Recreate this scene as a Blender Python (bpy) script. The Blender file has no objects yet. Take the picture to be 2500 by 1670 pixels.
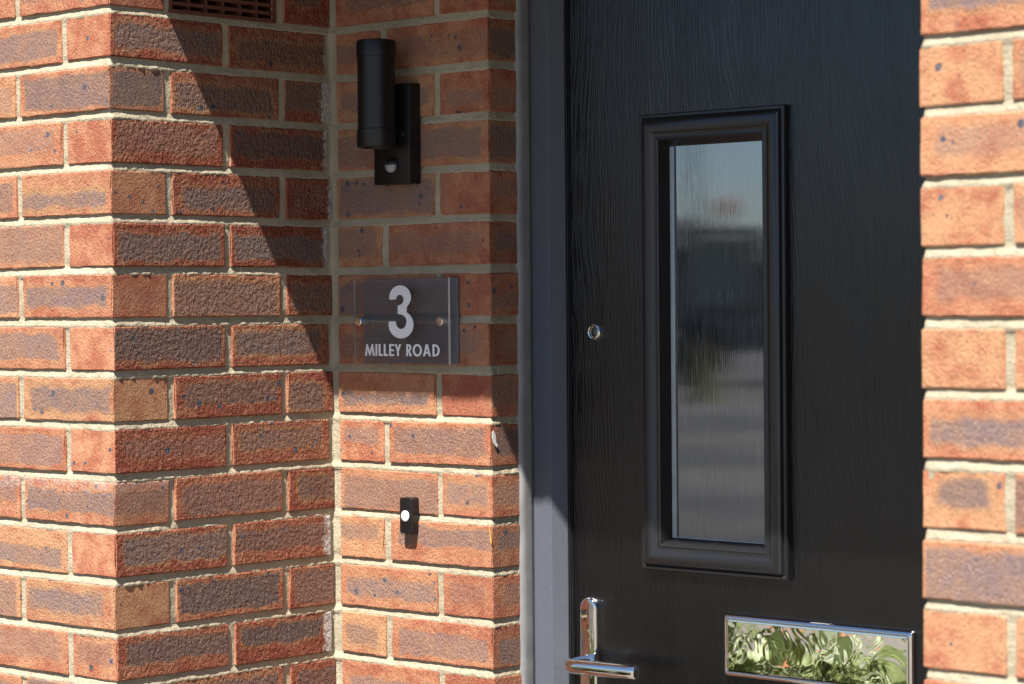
import bpy, bmesh, math, random
from mathutils import Vector, Matrix, noise
from mathutils.geometry import tessellate_polygon

sc = bpy.context.scene
COL = sc.collection
R = math.radians
Z0 = 2.12            # height of the datum brick course above the ground
D, W, XP = 0.4331, 0.3381, 1.3707   # porch depth, inner wall width, start of the right pier

# ------------------------------------------------------------------ camera
cam = bpy.data.cameras.new('camera')
camo = bpy.data.objects.new('camera', cam); COL.objects.link(camo)
yaw, pit, rol = 0.742423, -0.0142676, -0.0083006
fw = Vector((-math.sin(yaw)*math.cos(pit), math.cos(yaw)*math.cos(pit), math.sin(pit)))
r0 = Vector((math.cos(yaw), math.sin(yaw), 0)); u0 = r0.cross(fw)
rr = math.cos(rol)*r0 + math.sin(rol)*u0
uu = -math.sin(rol)*r0 + math.cos(rol)*u0
M = Matrix((rr, uu, -fw)).transposed().to_4x4()
M.translation = Vector((2.86365, -2.27243, -0.57642 + Z0))
camo.matrix_world = M
cam.sensor_width = 36; cam.lens = 36*6135.1/2500
cam.clip_start = .05; cam.clip_end = 2000
cam.dof.use_dof = True; cam.dof.focus_distance = 3.74; cam.dof.aperture_fstop = 7.5
sc.camera = camo

# ------------------------------------------------------------------ world and sun
SUN = Vector((0.31, -1.0, 1.74)).normalized()      # towards the sun
el = math.asin(SUN.z); az = math.atan2(SUN.x, SUN.y)
w = bpy.data.worlds.new('World'); sc.world = w; w.use_nodes = True
wn = w.node_tree; wn.nodes.clear()
sky = wn.nodes.new('ShaderNodeTexSky'); sky.sky_type = 'NISHITA'; sky.sun_disc = False
sky.air_density = 1.0; sky.dust_density = .15; sky.ozone_density = 4.0; sky.sun_elevation = el; sky.sun_rotation = az
bg = wn.nodes.new('ShaderNodeBackground'); bg.inputs[1].default_value = 0.05
wo = wn.nodes.new('ShaderNodeOutputWorld')
wn.links.new(sky.outputs[0], bg.inputs[0]); wn.links.new(bg.outputs[0], wo.inputs[0])
sun = bpy.data.lights.new('sun', 'SUN'); sun.energy = 5.0; sun.angle = R(0.55); sun.color = (1, .955, .88)
suno = bpy.data.objects.new('sun', sun); COL.objects.link(suno)
suno.rotation_euler = SUN.to_track_quat('Z', 'Y').to_euler()
sc.view_settings.view_transform = 'Standard'; sc.view_settings.look = 'None'
sc.view_settings.gamma = 1; sc.view_settings.exposure = 1.22

# ------------------------------------------------------------------ helpers
def tag(o, label=None, cat=None, group=None, kind=None):
    if label: o['label'] = label
    if cat: o['category'] = cat
    if group: o['group'] = group
    if kind: o['kind'] = kind
    return o
def empty(name, loc=(0, 0, 0), rz=0):
    o = bpy.data.objects.new(name, None); COL.objects.link(o)
    o.location = loc; o.rotation_euler = (0, 0, rz); o.empty_display_size = .05
    return o
def link(name, me, parent=None, loc=None):
    o = bpy.data.objects.new(name, me); COL.objects.link(o)
    if parent: o.parent = parent
    if loc: o.location = loc
    return o
def mesh(name, bm, mat, smooth=False, auto=None):
    me = bpy.data.meshes.new(name)
    bmesh.ops.recalc_face_normals(bm, faces=bm.faces)
    bm.to_mesh(me); bm.free()
    if mat: me.materials.append(mat)
    if smooth or auto:
        me.polygons.foreach_set('use_smooth', [True]*len(me.polygons))
        if auto: me.set_sharp_from_angle(angle=R(auto))
    me.update()
    return me
def obj(name, bm, mat, parent=None, loc=None, smooth=False, auto=None):
    return link(name, mesh(name, bm, mat, smooth, auto), parent, loc)
def box(bm, x0, x1, y0, y1, z0, z1, bev=0, seg=2):
    v = [bm.verts.new((x, y, z)) for x in (x0, x1) for y in (y0, y1) for z in (z0, z1)]
    f = [(0,1,3,2), (4,6,7,5), (0,4,5,1), (2,3,7,6), (0,2,6,4), (1,5,7,3)]
    fs = [bm.faces.new([v[i] for i in q]) for q in f]
    if bev:
        es = {e for q in fs for e in q.edges}
        bmesh.ops.bevel(bm, geom=list(es), offset=bev, segments=seg, affect='EDGES', profile=.5)
    return bm
def lathe(bm, prof, axis=(0, 0, 1), org=(0, 0, 0), n=32, close=True):
    """prof: list of (radius, height along axis)"""
    a = Vector(axis).normalized()
    t = a.orthogonal().normalized(); b = a.cross(t); o = Vector(org)
    rings = []
    for r, h in prof:
        rings.append([bm.verts.new(o + a*h + (t*math.cos(2*math.pi*i/n) + b*math.sin(2*math.pi*i/n))*r) for i in range(n)])
    for p, q in zip(rings, rings[1:]):
        for i in range(n):
            bm.faces.new((p[i], p[(i+1) % n], q[(i+1) % n], q[i]))
    if close:
        bm.faces.new(rings[0][::-1]); bm.faces.new(rings[-1])
    return bm
def sweep(bm, pts, rad, n=20, up=Vector((0, 0, 1)), squash=1.0):
    """tube along pts; rad list of (horizontal, vertical) radii"""
    rings = []
    for i, p in enumerate(pts):
        a = pts[max(i-1, 0)]; b = pts[min(i+1, len(pts)-1)]
        t = (Vector(b) - Vector(a)).normalized()
        s = t.cross(up).normalized(); q = s.cross(t).normalized()
        rh, rv = rad[i]
        rings.append([bm.verts.new(Vector(p) + s*rh*math.cos(2*math.pi*k/n) + q*rv*math.sin(2*math.pi*k/n)) for k in range(n)])
    for p, q in zip(rings, rings[1:]):
        for i in range(n):
            bm.faces.new((p[i], p[(i+1) % n], q[(i+1) % n], q[i]))
    bm.faces.new(rings[0][::-1]); bm.faces.new(rings[-1])
    return bm
def flat_shape(bm, loops, to3d, thick):
    """2-D loops (first outer, others holes) to an extruded solid; to3d(x, y, d)"""
    tris = tessellate_polygon([[Vector((x, y, 0)) for x, y in L] for L in loops])
    allp = [p for L in loops for p in L]
    f = [bm.verts.new(to3d(x, y, thick)) for x, y in allp]
    b = [bm.verts.new(to3d(x, y, 0)) for x, y in allp]
    for t in tris:
        bm.faces.new([f[i] for i in t]); bm.faces.new([b[i] for i in reversed(t)])
    o = 0
    for L in loops:
        n = len(L)
        for i in range(n):
            j = (i+1) % n
            bm.faces.new((f[o+i], f[o+j], b[o+j], b[o+i]))
        o += n

# ------------------------------------------------------------------ materials
class NT:
    def __init__(s, name):
        s.m = bpy.data.materials.new(name); s.m.use_nodes = True
        s.t = s.m.node_tree; s.t.nodes.clear()
        s.out = s.n('ShaderNodeOutputMaterial'); s.p = s.n('ShaderNodeBsdfPrincipled')
        s.l(s.p.outputs[0], s.out.inputs[0])
    def n(s, t, **k):
        a = s.t.nodes.new(t)
        for q, v in k.items(): setattr(a, q, v)
        return a
    def l(s, a, b): s.t.links.new(a, b)
    def set(s, sock, v):
        if hasattr(v, 'is_output'): s.l(v, sock)
        else: sock.default_value = v
    def P(s, **k):
        for q, v in k.items(): s.set(s.p.inputs[q.replace('_', ' ')], v if not (isinstance(v, tuple) and len(v) == 3) else (*v, 1))
    def math(s, op, a, b=0.0, c=0.0, clamp=False):
        q = s.n('ShaderNodeMath', operation=op, use_clamp=clamp)
        s.set(q.inputs[0], a); s.set(q.inputs[1], b); s.set(q.inputs[2], c); return q.outputs[0]
    def mix(s, f, a, b, mode='MIX'):
        q = s.n('ShaderNodeMix', data_type='RGBA', blend_type=mode)
        s.set(q.inputs[0], f)
        for i, v in ((6, a), (7, b)):
            s.set(q.inputs[i], v if not (isinstance(v, tuple) and len(v) == 3) else (*v, 1))
        return q.outputs[2]
    def step(s, v, a, b, lo=0.0, hi=1.0):
        q = s.n('ShaderNodeMapRange', interpolation_type='SMOOTHSTEP')
        s.set(q.inputs[0], v); s.set(q.inputs[1], a); s.set(q.inputs[2], b); s.set(q.inputs[3], lo); s.set(q.inputs[4], hi)
        return q.outputs[0]
    def noise(s, vec, scale, detail=2, rough=.5, w=None, col=False, dist=0):
        q = s.n('ShaderNodeTexNoise')
        if w is not None: q.noise_dimensions = '4D'; s.set(q.inputs['W'], w)
        s.l(vec, q.inputs['Vector']); q.inputs['Scale'].default_value = scale
        q.inputs['Detail'].default_value = detail; q.inputs['Roughness'].default_value = rough
        q.inputs['Distortion'].default_value = dist
        return q.outputs['Color' if col else 'Fac']
    def vor(s, vec, scale, w=None, feature='F1'):
        q = s.n('ShaderNodeTexVoronoi', feature=feature)
        if w is not None: q.voronoi_dimensions = '4D'; s.set(q.inputs['W'], w)
        s.l(vec, q.inputs['Vector']); q.inputs['Scale'].default_value = scale
        return q
    def xyz(s, v):
        q = s.n('ShaderNodeSeparateXYZ'); s.l(v, q.inputs[0]); return q.outputs
    def scale(s, v, sc_):
        q = s.n('ShaderNodeVectorMath', operation='MULTIPLY'); s.l(v, q.inputs[0]); q.inputs[1].default_value = sc_; return q.outputs[0]
    def obco(s): return s.n('ShaderNodeTexCoord').outputs['Object']
    def attr(s, name):
        return s.n('ShaderNodeAttribute', attribute_type='OBJECT', attribute_name=name).outputs['Fac']
    def bump(s, h, dist, strength=1.0, normal=None):
        q = s.n('ShaderNodeBump'); s.set(q.inputs['Strength'], strength); q.inputs['Distance'].default_value = dist
        s.l(h, q.inputs['Height'])
        if normal: s.l(normal, q.inputs['Normal'])
        return q.outputs[0]

def brick_material():
    s = NT('brick'); co = s.obco()
    rnd = s.attr('seed')                       # 0..1 per brick
    q = s.n('ShaderNodeVectorMath', operation='SCALE'); q.inputs[0].default_value = (17.3, 31.7, 53.1); s.l(rnd, q.inputs['Scale'])
    q2 = s.n('ShaderNodeVectorMath', operation='ADD'); s.l(co, q2.inputs[0]); s.l(q.outputs[0], q2.inputs[1]); cr_ = q2.outputs[0]
    x, y, z = s.xyz(co)
    nw = s.n('ShaderNodeNewGeometry').outputs['Normal']
    vt = s.n('ShaderNodeVectorTransform', vector_type='NORMAL', convert_from='WORLD', convert_to='OBJECT')
    s.l(nw, vt.inputs[0]); nx, ny, nz = s.xyz(vt.outputs[0])
    head = s.step(s.math('ABSOLUTE', nx), .6, .75)         # 1 on the brick's short end
    def lerp(a, b): return s.math('ADD', s.math('MULTIPLY', a, s.math('SUBTRACT', 1.0, head)), s.math('MULTIPLY', b, head))
    nc = s.n('ShaderNodeSeparateColor'); s.l(s.noise(cr_, 30, 2, .65, col=True), nc.inputs[0]); n1, n2, n3 = nc.outputs[0:3]
    fine = s.noise(cr_, 300, 2, .65)
    ax = s.math('ABSOLUTE', s.math('ADD', x, s.attr('shift')))
    bu_s = s.math('SUBTRACT', s.attr('half'), ax)
    bu = lerp(bu_s, s.math('SUBTRACT', .051, s.math('ABSOLUTE', y)))
    bz0 = s.math('SUBTRACT', .0325, s.math('ABSOLUTE', z))
    bz = s.math('SUBTRACT', .0325, s.math('ABSOLUTE', s.math('ADD', z, s.attr('lift'))))
    dist = s.math('SMOOTH_MIN', s.math('MULTIPLY', bu, s.attr('ends')), bz, .010)
    dist = s.math('ADD', dist, s.math('MULTIPLY', s.math('SUBTRACT', n1, .5), .022))
    dist = s.math('ADD', dist, s.math('MULTIPLY', s.math('SUBTRACT', fine, .5), .006))
    core_amt = lerp(s.attr('core_s'), s.attr('core_h'))
    edge = s.attr('rim'); soft = s.attr('soft')
    core = s.math('MULTIPLY', s.step(dist, edge, s.math('ADD', edge, soft)), core_amt)
    ring = s.math('MULTIPLY', s.step(dist, s.math('SUBTRACT', edge, .006), edge), s.math('MULTIPLY', core_amt, s.attr('ochre')))
    body = s.mix(s.step(n2, .32, .68), (.375, .122, .070), (.53, .250, .138))
    body = s.mix(s.math('MINIMUM', s.math('MULTIPLY', lerp(s.attr('red'), s.attr('red_h')), s.step(n1, .62, .38, .75, 1.15)), 1.0), body, (.255, .060, .036))
    body = s.mix(s.math('MULTIPLY', s.attr('sand'), s.step(n3, .3, .62)), body, (.52, .285, .150))
    body = s.mix(s.math('MULTIPLY', ring, s.step(n3, .2, .6)), body, (.40, .215, .105))
    corec = s.mix(s.step(n3, .35, .65), (.275, .172, .132), (.205, .145, .148))
    corec = s.mix(s.attr('tone'), corec, (.105, .074, .070))
    c = s.mix(core, body, corec)
    # grain: pale flecks and dark pits
    g1 = s.noise(cr_, 620, 1, .6)
    c = s.mix(s.step(g1, .57, .72, 0, .55), c, (.62, .43, .27))
    c = s.mix(s.step(fine, .44, .30, 0, .55), c, (.10, .048, .032))
    # blue-black iron spots
    v = s.vor(cr_, 44); cr = s.n('ShaderNodeSeparateColor'); s.l(v.outputs['Color'], cr.inputs[0])
    vd = s.math('ADD', v.outputs['Distance'], s.math('MULTIPLY', s.math('SUBTRACT', fine, .5), .22))
    rad = s.math('ADD', .06, s.math('MULTIPLY', cr.outputs[0], .19))
    spot = s.math('SUBTRACT', 1.0, s.step(vd, s.math('SUBTRACT', rad, .04), rad))
    spot = s.math('MULTIPLY', s.math('MULTIPLY', spot, s.step(cr.outputs[1], .50, .54)), s.step(dist, .0, .008))
    c = s.mix(s.math('MULTIPLY', spot, .9), c, s.mix(s.step(g1, .48, .6), (.035, .040, .058), (.16, .18, .24)))
    # pale salts: at the +x end ("bloom") and over the top ("salt")
    sn = s.noise(cr_, 85, 3, .75)
    en = s.math('MULTIPLY', s.math('MULTIPLY', s.step(bu_s, .036, .0), s.step(x, -.01, .01)), s.attr('bloom'))
    bl = s.step(s.math('ADD', s.math('MULTIPLY', en, .55), s.math('MULTIPLY', sn, .75)), .70, .88)
    bl = s.math('MULTIPLY', bl, s.step(fine, .30, .50, .35, 1))
    st = s.math('MULTIPLY', s.step(z, -.020, .034), s.attr('salt'))
    sl = s.step(s.math('ADD', s.math('MULTIPLY', st, .5), s.math('MULTIPLY', sn, .6)), .52, .95, 0, .7)
    c = s.mix(s.math('MAXIMUM', s.math('MULTIPLY', bl, s.step(s.attr('bloom'), .0, .2)), sl), c, (.62, .57, .54))
    # mortar wiped over the upper and lower arrises
    sm = s.step(s.math('SUBTRACT', s.math('MULTIPLY', sn, .011), bz0), .0036, .0056, 0, .75)
    c = s.mix(s.math('MULTIPLY', sm, s.step(s.math('ABSOLUTE', nz), .8, .5)), c, (.46, .37, .25))
    s.P(Base_Color=c, Roughness=.92)
    s.p.inputs['Specular IOR Level'].default_value = .18
    # rustic relief: dragged crumbs and grit
    cs = s.scale(cr_, (1.0, 1.0, .7))
    wr = s.noise(cs, 360, 3, .72); wr2 = s.noise(cs, 150, 1, .5)
    cz = s.math('MULTIPLY', s.attr('coarse'), s.math('SUBTRACT', 1.0, s.math('MULTIPLY', head, .9)))
    wc = s.step(s.noise(s.scale(cr_, (1.0, 1.0, .8)), 185, 3, .62), .28, .72)
    h = s.math('ADD', s.math('MULTIPLY', s.math('MULTIPLY', wr, 1.4), s.math('SUBTRACT', 1.15, cz)), s.math('MULTIPLY', wr2, .5))
    h = s.math('ADD', h, s.math('MULTIPLY', wc, s.math('MULTIPLY', cz, 1.15)))
    s.l(s.bump(h, .0050, lerp(s.attr('rough'), s.attr('rough_h'))), s.p.inputs['Normal'])
    return s.m
def mortar_material():
    s = NT('mortar'); co = s.obco()
    a = s.noise(co, 9, 4, .6); b = s.noise(co, 260, 3, .6); g = s.noise(co, 1100, 2, .6)
    c = s.mix(s.step(a, .3, .7), (.385, .33, .235), (.48, .415, .30))
    c = s.mix(s.step(s.noise(co, 28, 4, .65), .52, .70, 0, .55), c, (.34, .28, .195))
    c = s.mix(s.step(b, .45, .75, 0, .5), c, (.33, .275, .19))
    c = s.mix(s.step(g, .62, .72, 0, .5), c, (.78, .73, .6))
    c = s.mix(s.step(g, .36, .28, 0, .45), c, (.22, .18, .12))
    s.P(Base_Color=c, Roughness=.95); s.p.inputs['Specular IOR Level'].default_value = .15
    h = s.math('ADD', s.math('MULTIPLY', b, 1.0), s.math('MULTIPLY', g, .4))
    h = s.math('ADD', h, s.math('MULTIPLY', s.noise(co, 70, 3, .6), 1.2))
    s.l(s.bump(h, .0021, .9), s.p.inputs['Normal'])
    return s.m
def far_brick_material():
    s = NT('far_brick'); co = s.obco()
    r = s.n('ShaderNodeNewGeometry').outputs['Random Per Island']
    c = s.mix(r, (.24, .07, .035), (.43, .16, .065))
    c = s.mix(s.step(s.noise(co, 25, 3, .6), .4, .6, 0, .8), c, (.17, .10, .08))
    s.P(Base_Color=c, Roughness=.92)
    s.l(s.bump(s.noise(co, 260, 3, .6), .0015, .9), s.p.inputs['Normal'])
    return s.m
def plain(name, col, rough=.5, metal=0, spec=None, grain=None, bumpd=0.0):
    s = NT(name); s.P(Roughness=rough, Metallic=metal)
    if spec is not None: s.p.inputs['Specular IOR Level'].default_value = spec
    co = s.obco()
    n1 = s.noise(co, grain or 60, 4, .6)
    d = tuple(x*.82 for x in col)
    s.P(Base_Color=s.mix(s.step(n1, .3, .7), d, col))
    if bumpd: s.l(s.bump(s.noise(co, (grain or 60)*6, 3, .6), bumpd, .6), s.p.inputs['Normal'])
    return s.m
def door_material(name, k=1.0):
    """black skin pressed with a wood grain"""
    s = NT(name); co = s.obco(); s.P(Roughness=.34); s.p.inputs['Specular IOR Level'].default_value = .72
    x, y, z = s.xyz(co)
    warp = s.noise(s.scale(co, (1.0, 1.0, .30)), 4.5, 2, .5)
    q = s.n('ShaderNodeCombineXYZ')
    s.l(s.math('ADD', x, s.math('MULTIPLY', warp, .16)), q.inputs[0]); s.l(s.math('MULTIPLY', z, .03), q.inputs[2]); s.l(s.math('MULTIPLY', y, 1.0), q.inputs[1])
    g1 = s.noise(q.outputs[0], 330, 3, .62)
    g2 = s.noise(q.outputs[0], 95, 3, .6)
    fine = s.noise(s.scale(co, (1.0, 1.0, .25)), 520, 2, .6)
    h = s.math('ADD', s.step(g1, .38, .62), s.math('MULTIPLY', g2, .8))
    h = s.math('ADD', h, s.math('MULTIPLY', fine, .35))
    s.l(s.bump(h, .00036, .62*k), s.p.inputs['Normal'])
    dust = s.step(s.noise(co, 900, 2, .6), .70, .76, 0, .4)
    s.P(Base_Color=s.mix(dust, (.0026, .0026, .0029) if k == 1.0 else (.012, .012, .013), (.06, .06, .056)))
    s.p.inputs['Specular Tint'].default_value = (.95, .94, 1, 1)
    s.l(s.math('ADD', .14 if k == 1.0 else .25, s.math('MULTIPLY', g2, .16)), s.p.inputs['Roughness'])
    return s.m
def glass_pane_material():
    """dark double glazing: a strong mirror skin over an unlit room, with fine vertical dirt runs and a grey haze painted into the base colour"""
    s = NT('window_glass'); co = s.obco()
    st = s.noise(s.scale(co, (1.0, 1.0, .015)), 560, 2, .6)
    st2 = s.noise(s.scale(co, (1.0, 1.0, .03)), 900, 2, .6)
    drip = s.math('MULTIPLY', s.step(st2, .60, .72), s.step(s.noise(co, 30, 3, .6), .45, .65))
    s.P(Base_Color=s.mix(drip, s.mix(s.step(st2, .35, .65), (.010, .010, .010), (.060, .060, .058)), (.20, .205, .205)))
    s.p.inputs['IOR'].default_value = 3.8; s.p.inputs['Specular Tint'].default_value = (.82, .88, 1.0, 1)
    s.l(s.math('ADD', .015, s.math('MULTIPLY', st, .03)), s.p.inputs['Roughness'])
    h = s.math('ADD', st, s.math('MULTIPLY', s.noise(co, 60, 2, .5), .5))
    s.l(s.bump(h, .000013, .8), s.p.inputs['Normal'])
    return s.m
def chrome_material(name, wav=0.0, sc_=30, rough=.035):
    s = NT(name); co = s.obco(); s.P(Base_Color=(.80, .79, .77), Metallic=1.0, Roughness=rough)
    if wav:
        n = s.noise(co, sc_, 1, .5, dist=1.6)
        s.l(s.bump(n, wav, 1.0), s.p.inputs['Normal'])
    return s.m
def ground_material():
    s = NT('concrete_ground'); co = s.obco()
    c = s.mix(s.step(s.noise(co, .35, 5, .6), .35, .65), (.150, .132, .110), (.190, .168, .142))
    c = s.mix(s.step(s.noise(co, 14, 4, .6), .5, .7, 0, .5), c, (.105, .092, .078))
    s.P(Base_Color=c, Roughness=.9)
    s.l(s.bump(s.noise(co, 60, 4, .6), .004, .7), s.p.inputs['Normal'])
    return s.m
def acrylic_material():
    s = NT('clear_acrylic'); s.P(Base_Color=(.98, .99, .99), Roughness=.0, Transmission_Weight=1.0, IOR=1.49)
    return s.m

MB, MM, MF = brick_material(), mortar_material(), far_brick_material()
M_DOOR = door_material('door_skin'); M_CASS = door_material('moulding_skin', .22)
M_FRAME = plain('anthracite_frame', (.108, .119, .143), .5, 0, .25, 400, .00008)
M_SEAL = plain('grey_sealant', (.26, .26, .265), .42, 0, .5, 25, .0003)
M_GASK = plain('rubber_gasket', (.012, .012, .013), .45)
M_LIGHT = plain('black_powder_coat', (.006, .006, .0065), .42, 0, .5, 300, .00004)
M_BELL = plain('black_plastic', (.012, .012, .013), .30)
M_WHITE = plain('white_plastic', (.86, .86, .86), .35)
M_CHROME = chrome_material('chrome'); M_FLAP = chrome_material('pressed_chrome', .00028, 25, .03)
M_PANE = glass_pane_material()
M_SIGN = plain('anthracite_panel', (.15, .157, .178), .4, 0, .5, 200)
M_LETTER = plain('silver_white_vinyl', (.93, .94, .96), .3, 0, .5, 2)
M_ACR = acrylic_material()
M_TERRA = plain('terracotta_plastic', (.155, .052, .034), .5, 0, .4, 120)
M_SOFFIT = plain('soffit_board', (.16, .15, .14), .6)
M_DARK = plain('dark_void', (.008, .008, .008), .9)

# ------------------------------------------------------------------ ground
gb = bmesh.new(); S = 600
gv = [gb.verts.new(c) for c in ((-S, -S, 0), (S, -S, 0), (S, S, 0), (-S, S, 0))]; gb.faces.new(gv)
tag(obj('ground', gb, ground_material()), kind='structure')
rb_ = bmesh.new(); dv = Vector((-.62, -.785, 0)); pv = Vector((.785, -.62, 0)); oc = Vector((.65, .57, .004))
rb_.faces.new([rb_.verts.new(oc + dv*a + pv*b) for a, b in ((11, -90), (11, 90), (110, 90), (110, -90))])
def road_material():
    s = NT('tarmac'); co = s.obco()
    c = s.mix(s.step(s.noise(co, .45, 4, .6), .35, .65), (.030, .026, .020), (.085, .075, .058))
    c = s.mix(s.step(s.noise(co, .12, 3, .6), .5, .62, 0, .7), c, (.085, .077, .063))
    s.P(Base_Color=c, Roughness=.9); return s.m
tag(obj('road', rb_, road_material()), kind='structure')

# ------------------------------------------------------------------ bricks
rng = random.Random(11)
def brick_mesh(L, T, H, seed):
    rg = random.Random(seed)
    def lines(s_, n, e=.0020):
        h = s_/2
        return [-h, -h+e] + [-h+e + (s_-2*e)*i/n for i in range(1, n)] + [h-e, h]
    X, Y, Zl = lines(L, max(3, round(L/.020))), lines(T, 4), lines(H, 3)
    bm = bmesh.new(); cache = {}
    off = Vector((rg.random()*50, rg.random()*50, rg.random()*50))
    def vert(i, j, k):
        if (i, j, k) in cache: return cache[(i, j, k)]
        p = Vector((X[i], Y[j], Zl[k])); ext = [i in (0, len(X)-1), j in (0, len(Y)-1), k in (0, len(Zl)-1)]
        q = p.copy()
        n1 = noise.noise(p*75 + off); n2 = noise.noise(p*22 + off*2)
        if sum(ext) >= 2:                        # an arris: worn back, sometimes chipped
            chip = max(0, n1 - .12)*.0048 + max(0, n2-.38)*.008
            wear = .0004 + .0006*abs(n2) + chip
            for a in range(3):
                if ext[a]: q[a] -= math.copysign(min(wear, .0026), p[a])
        else:
            for a in range(3):
                if ext[a]: q[a] += n2*.00012
        cache[(i, j, k)] = bm.verts.new(q); return cache[(i, j, k)]
    def sheet(f, a, b):
        for i in range(a):
            for j in range(b):
                bm.faces.new((vert(*f(i, j)), vert(*f(i+1, j)), vert(*f(i+1, j+1)), vert(*f(i, j+1))))
    a, b, c = len(X)-1, len(Y)-1, len(Zl)-1
    for e in (0, b): sheet(lambda i, k: (i, e, k), a, c)
    for e in (0, a): sheet(lambda j, k: (e, j, k), b, c)
    for e in (0, c): sheet(lambda i, j: (i, j, e), a, b)
    return mesh('brick', bm, MB)
MESHES = {}
def get_brick(L):
    key = round(L, 4)
    if key not in MESHES:
        MESHES[key] = [brick_mesh(L-.0030, .1025, .0632, hash((key, i)) % 9999) for i in range(14 if L > .2 else 7)]
    return rng.choice(MESHES[key])
def brick(parent, cx, cy, zt, L, along, zoff=0, **pr):
    """zt: top of the course; along 'x' or 'y' (local +x points to world +x or +y)"""
    o = link('brick', get_brick(L), parent)
    o.location = (cx + rng.uniform(-.0008, .0008), cy + rng.uniform(-.0008, .0008), zt - .0325 + rng.uniform(-.0008, .0008))
    o.rotation_euler = (rng.gauss(0, .004), rng.gauss(0, .004), (0 if along == 'x' else math.pi/2) + rng.gauss(0, .003))
    d = dict(seed=rng.random(), half=L/2, core_s=rng.uniform(.55, 1), core_h=rng.choice((0, 0, .1, .25)), shift=rng.uniform(-.010, .010),
             lift=rng.uniform(-.006, .006), rim=rng.uniform(.0085, .0165), soft=rng.choice((.0022, .004, .006, .010)), ends=rng.choice((1., 1., 1.6, 2.5)), ochre=rng.uniform(.2, 1), red=rng.choice((0, .1, .3, .5)),
             bloom=0.0, salt=0.0, coarse=.12, red_h=rng.choice((0, 0, .1, .25)), sand=rng.choice((0, 0, .3, .8)), rough_h=rng.uniform(.4, .6), rough=rng.uniform(.5, .7))
    d.update(pr)
    ty = rng.random()
    if ty < .16: d['rim'] = rng.uniform(.000, .005); d['soft'] = .008
    elif ty < .30: d['core_s'] *= .45
    elif ty < .42: d['rim'] = rng.uniform(.016, .020); d['lift'] = rng.choice((-.009, .009))
    if 'core_h' in pr and along == 'x': d['red_h'] = d['red']*2.2; d['rough_h'] = .95
    d['tone'] = rng.uniform(.25, .85) if d['rough'] >= 1.0 else rng.choice((0, .08, .2, .4))
    d.update({k_: v_ for k_, v_ in pr.items() if k_ != 'core_s'})
    if d['rough'] >= 1.0: d['sand'] = 0; d['red'] = min(1, d['red']*1.15)
    if cy > .3 and along == 'y' and cx > 0: d['red_h'] = rng.uniform(.3, .6); d['sand'] = 0
    if d['rough'] >= 1.0: d['coarse'] = rng.uniform(.7, 1.0)
    for k, v in d.items(): o[k] = float(v)
    return o
def ztop(k): return Z0 - .075*k

def simple_bricks(bm, rows, placer):
    for k in rows:
        for (x0, x1, y0, y1) in placer(k):
            box(bm, x0, x1, y0, y1, ztop(k)-.0648, ztop(k))

# --- left stepped wall -------------------------------------------------------
wall = empty('brick_wall', (0, 0, 0))
tag(wall, 'stepped red and purple brick wall with cream mortar, left of the black door', 'brick wall')
ROWS = range(-1, 18)
header_b = {1: (0, .8), 3: (.95, .1), 5: (0, .5), 7: (.15, .55), 9: (0, .6), 11: (.55, .25), 13: (0, .6), 15: (.2, .4)}   # the short ends seen on the return
bloom_row = {2: 1.1, 3: 1.0, 4: 1.1, 5: 1.05, 6: 1.05, 12: .95, 14: 1.0, 10: .25, 7: .35}
for k in ROWS:
    zt = ztop(k); even = k % 2 == 0
    sal = {11: .75, 10: .3, 7: .3}.get(k, 0)
    if even:
        brick(wall, -.05125, .1075, zt, .215, 'y', core_h=.0 if k != 14 else .4, core_s=.85, red=rng.choice((.55, .8, .9)), rough=1.0)
        brick(wall, 0-.05125, .225+.1015, zt, .203, 'y', red=rng.choice((.5, .7, .9)), bloom=bloom_row.get(k, .15), rough=1.0, core_h=0)
        for i in range(3):
            brick(wall, -.1125-.225*i-.1075, .05125, zt, .215, 'x', salt=sal, rough=.55, red=rng.choice((.1, .3)))
        brick(wall, .0126+.05025, D+.05125, zt, .1005, 'x', core_s=.6, rough=.55, bloom=0)
        brick(wall, W-.1075, D+.05125, zt, .215, 'x', core_h=rng.choice((.2, .8, .8)), rough=.55, red=.2)
    else:
        ch, rd = header_b.get(k, (.2, .5))
        brick(wall, -.1075, .05125, zt, .215, 'x', core_h=ch, salt=sal, rough=.6, red=rd*.3, core_s=.85)
        if k != 1:
            brick(wall, -.05125, .1125+.1075, zt, .215, 'y', red=rng.choice((.4, .7, .85)), rough=1.0)
        brick(wall, -.05125, .3375+.0495, zt, .099, 'y', core_s=.7, red=.75, bloom=bloom_row.get(k, .1), rough=1.0)
        for i in range(3):
            brick(wall, -.225-.225*i-.1075, .05125, zt, .215, 'x', salt=sal, rough=.55)
        brick(wall, .0116+.107, D+.05125, zt, .214, 'x', rough=.55, red=.2)
        brick(wall, W-.05125, D+.1075, zt, .215, 'y', core_h={3: .55, 11: .7, 13: .35, 5: 0, 7: .05, 9: 0}.get(k, .1), core_s=.5, rough=.6, red=.45)
def blob(pts2, to3d, m, nm):
    t_ = bmesh.new(); flat_shape(t_, [pts2], to3d, .0006); return obj(nm, t_, m, wall)
M_WP = plain('white_paint', (.85, .85, .84), .5); M_YP = plain('yellow_paint', (.60, .34, .07), .6)
zc = ztop(10)
blob([(.001, -.012), (.004, -.010), (.008, -.017), (.009, -.026), (.0125, -.031), (.011, -.035), (.007, -.032), (.003, -.028), (.0005, -.020)], lambda a, b, d: (W-.0002+d, D+.0012+a, zc+b), M_WP, 'paint_splash')
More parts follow.
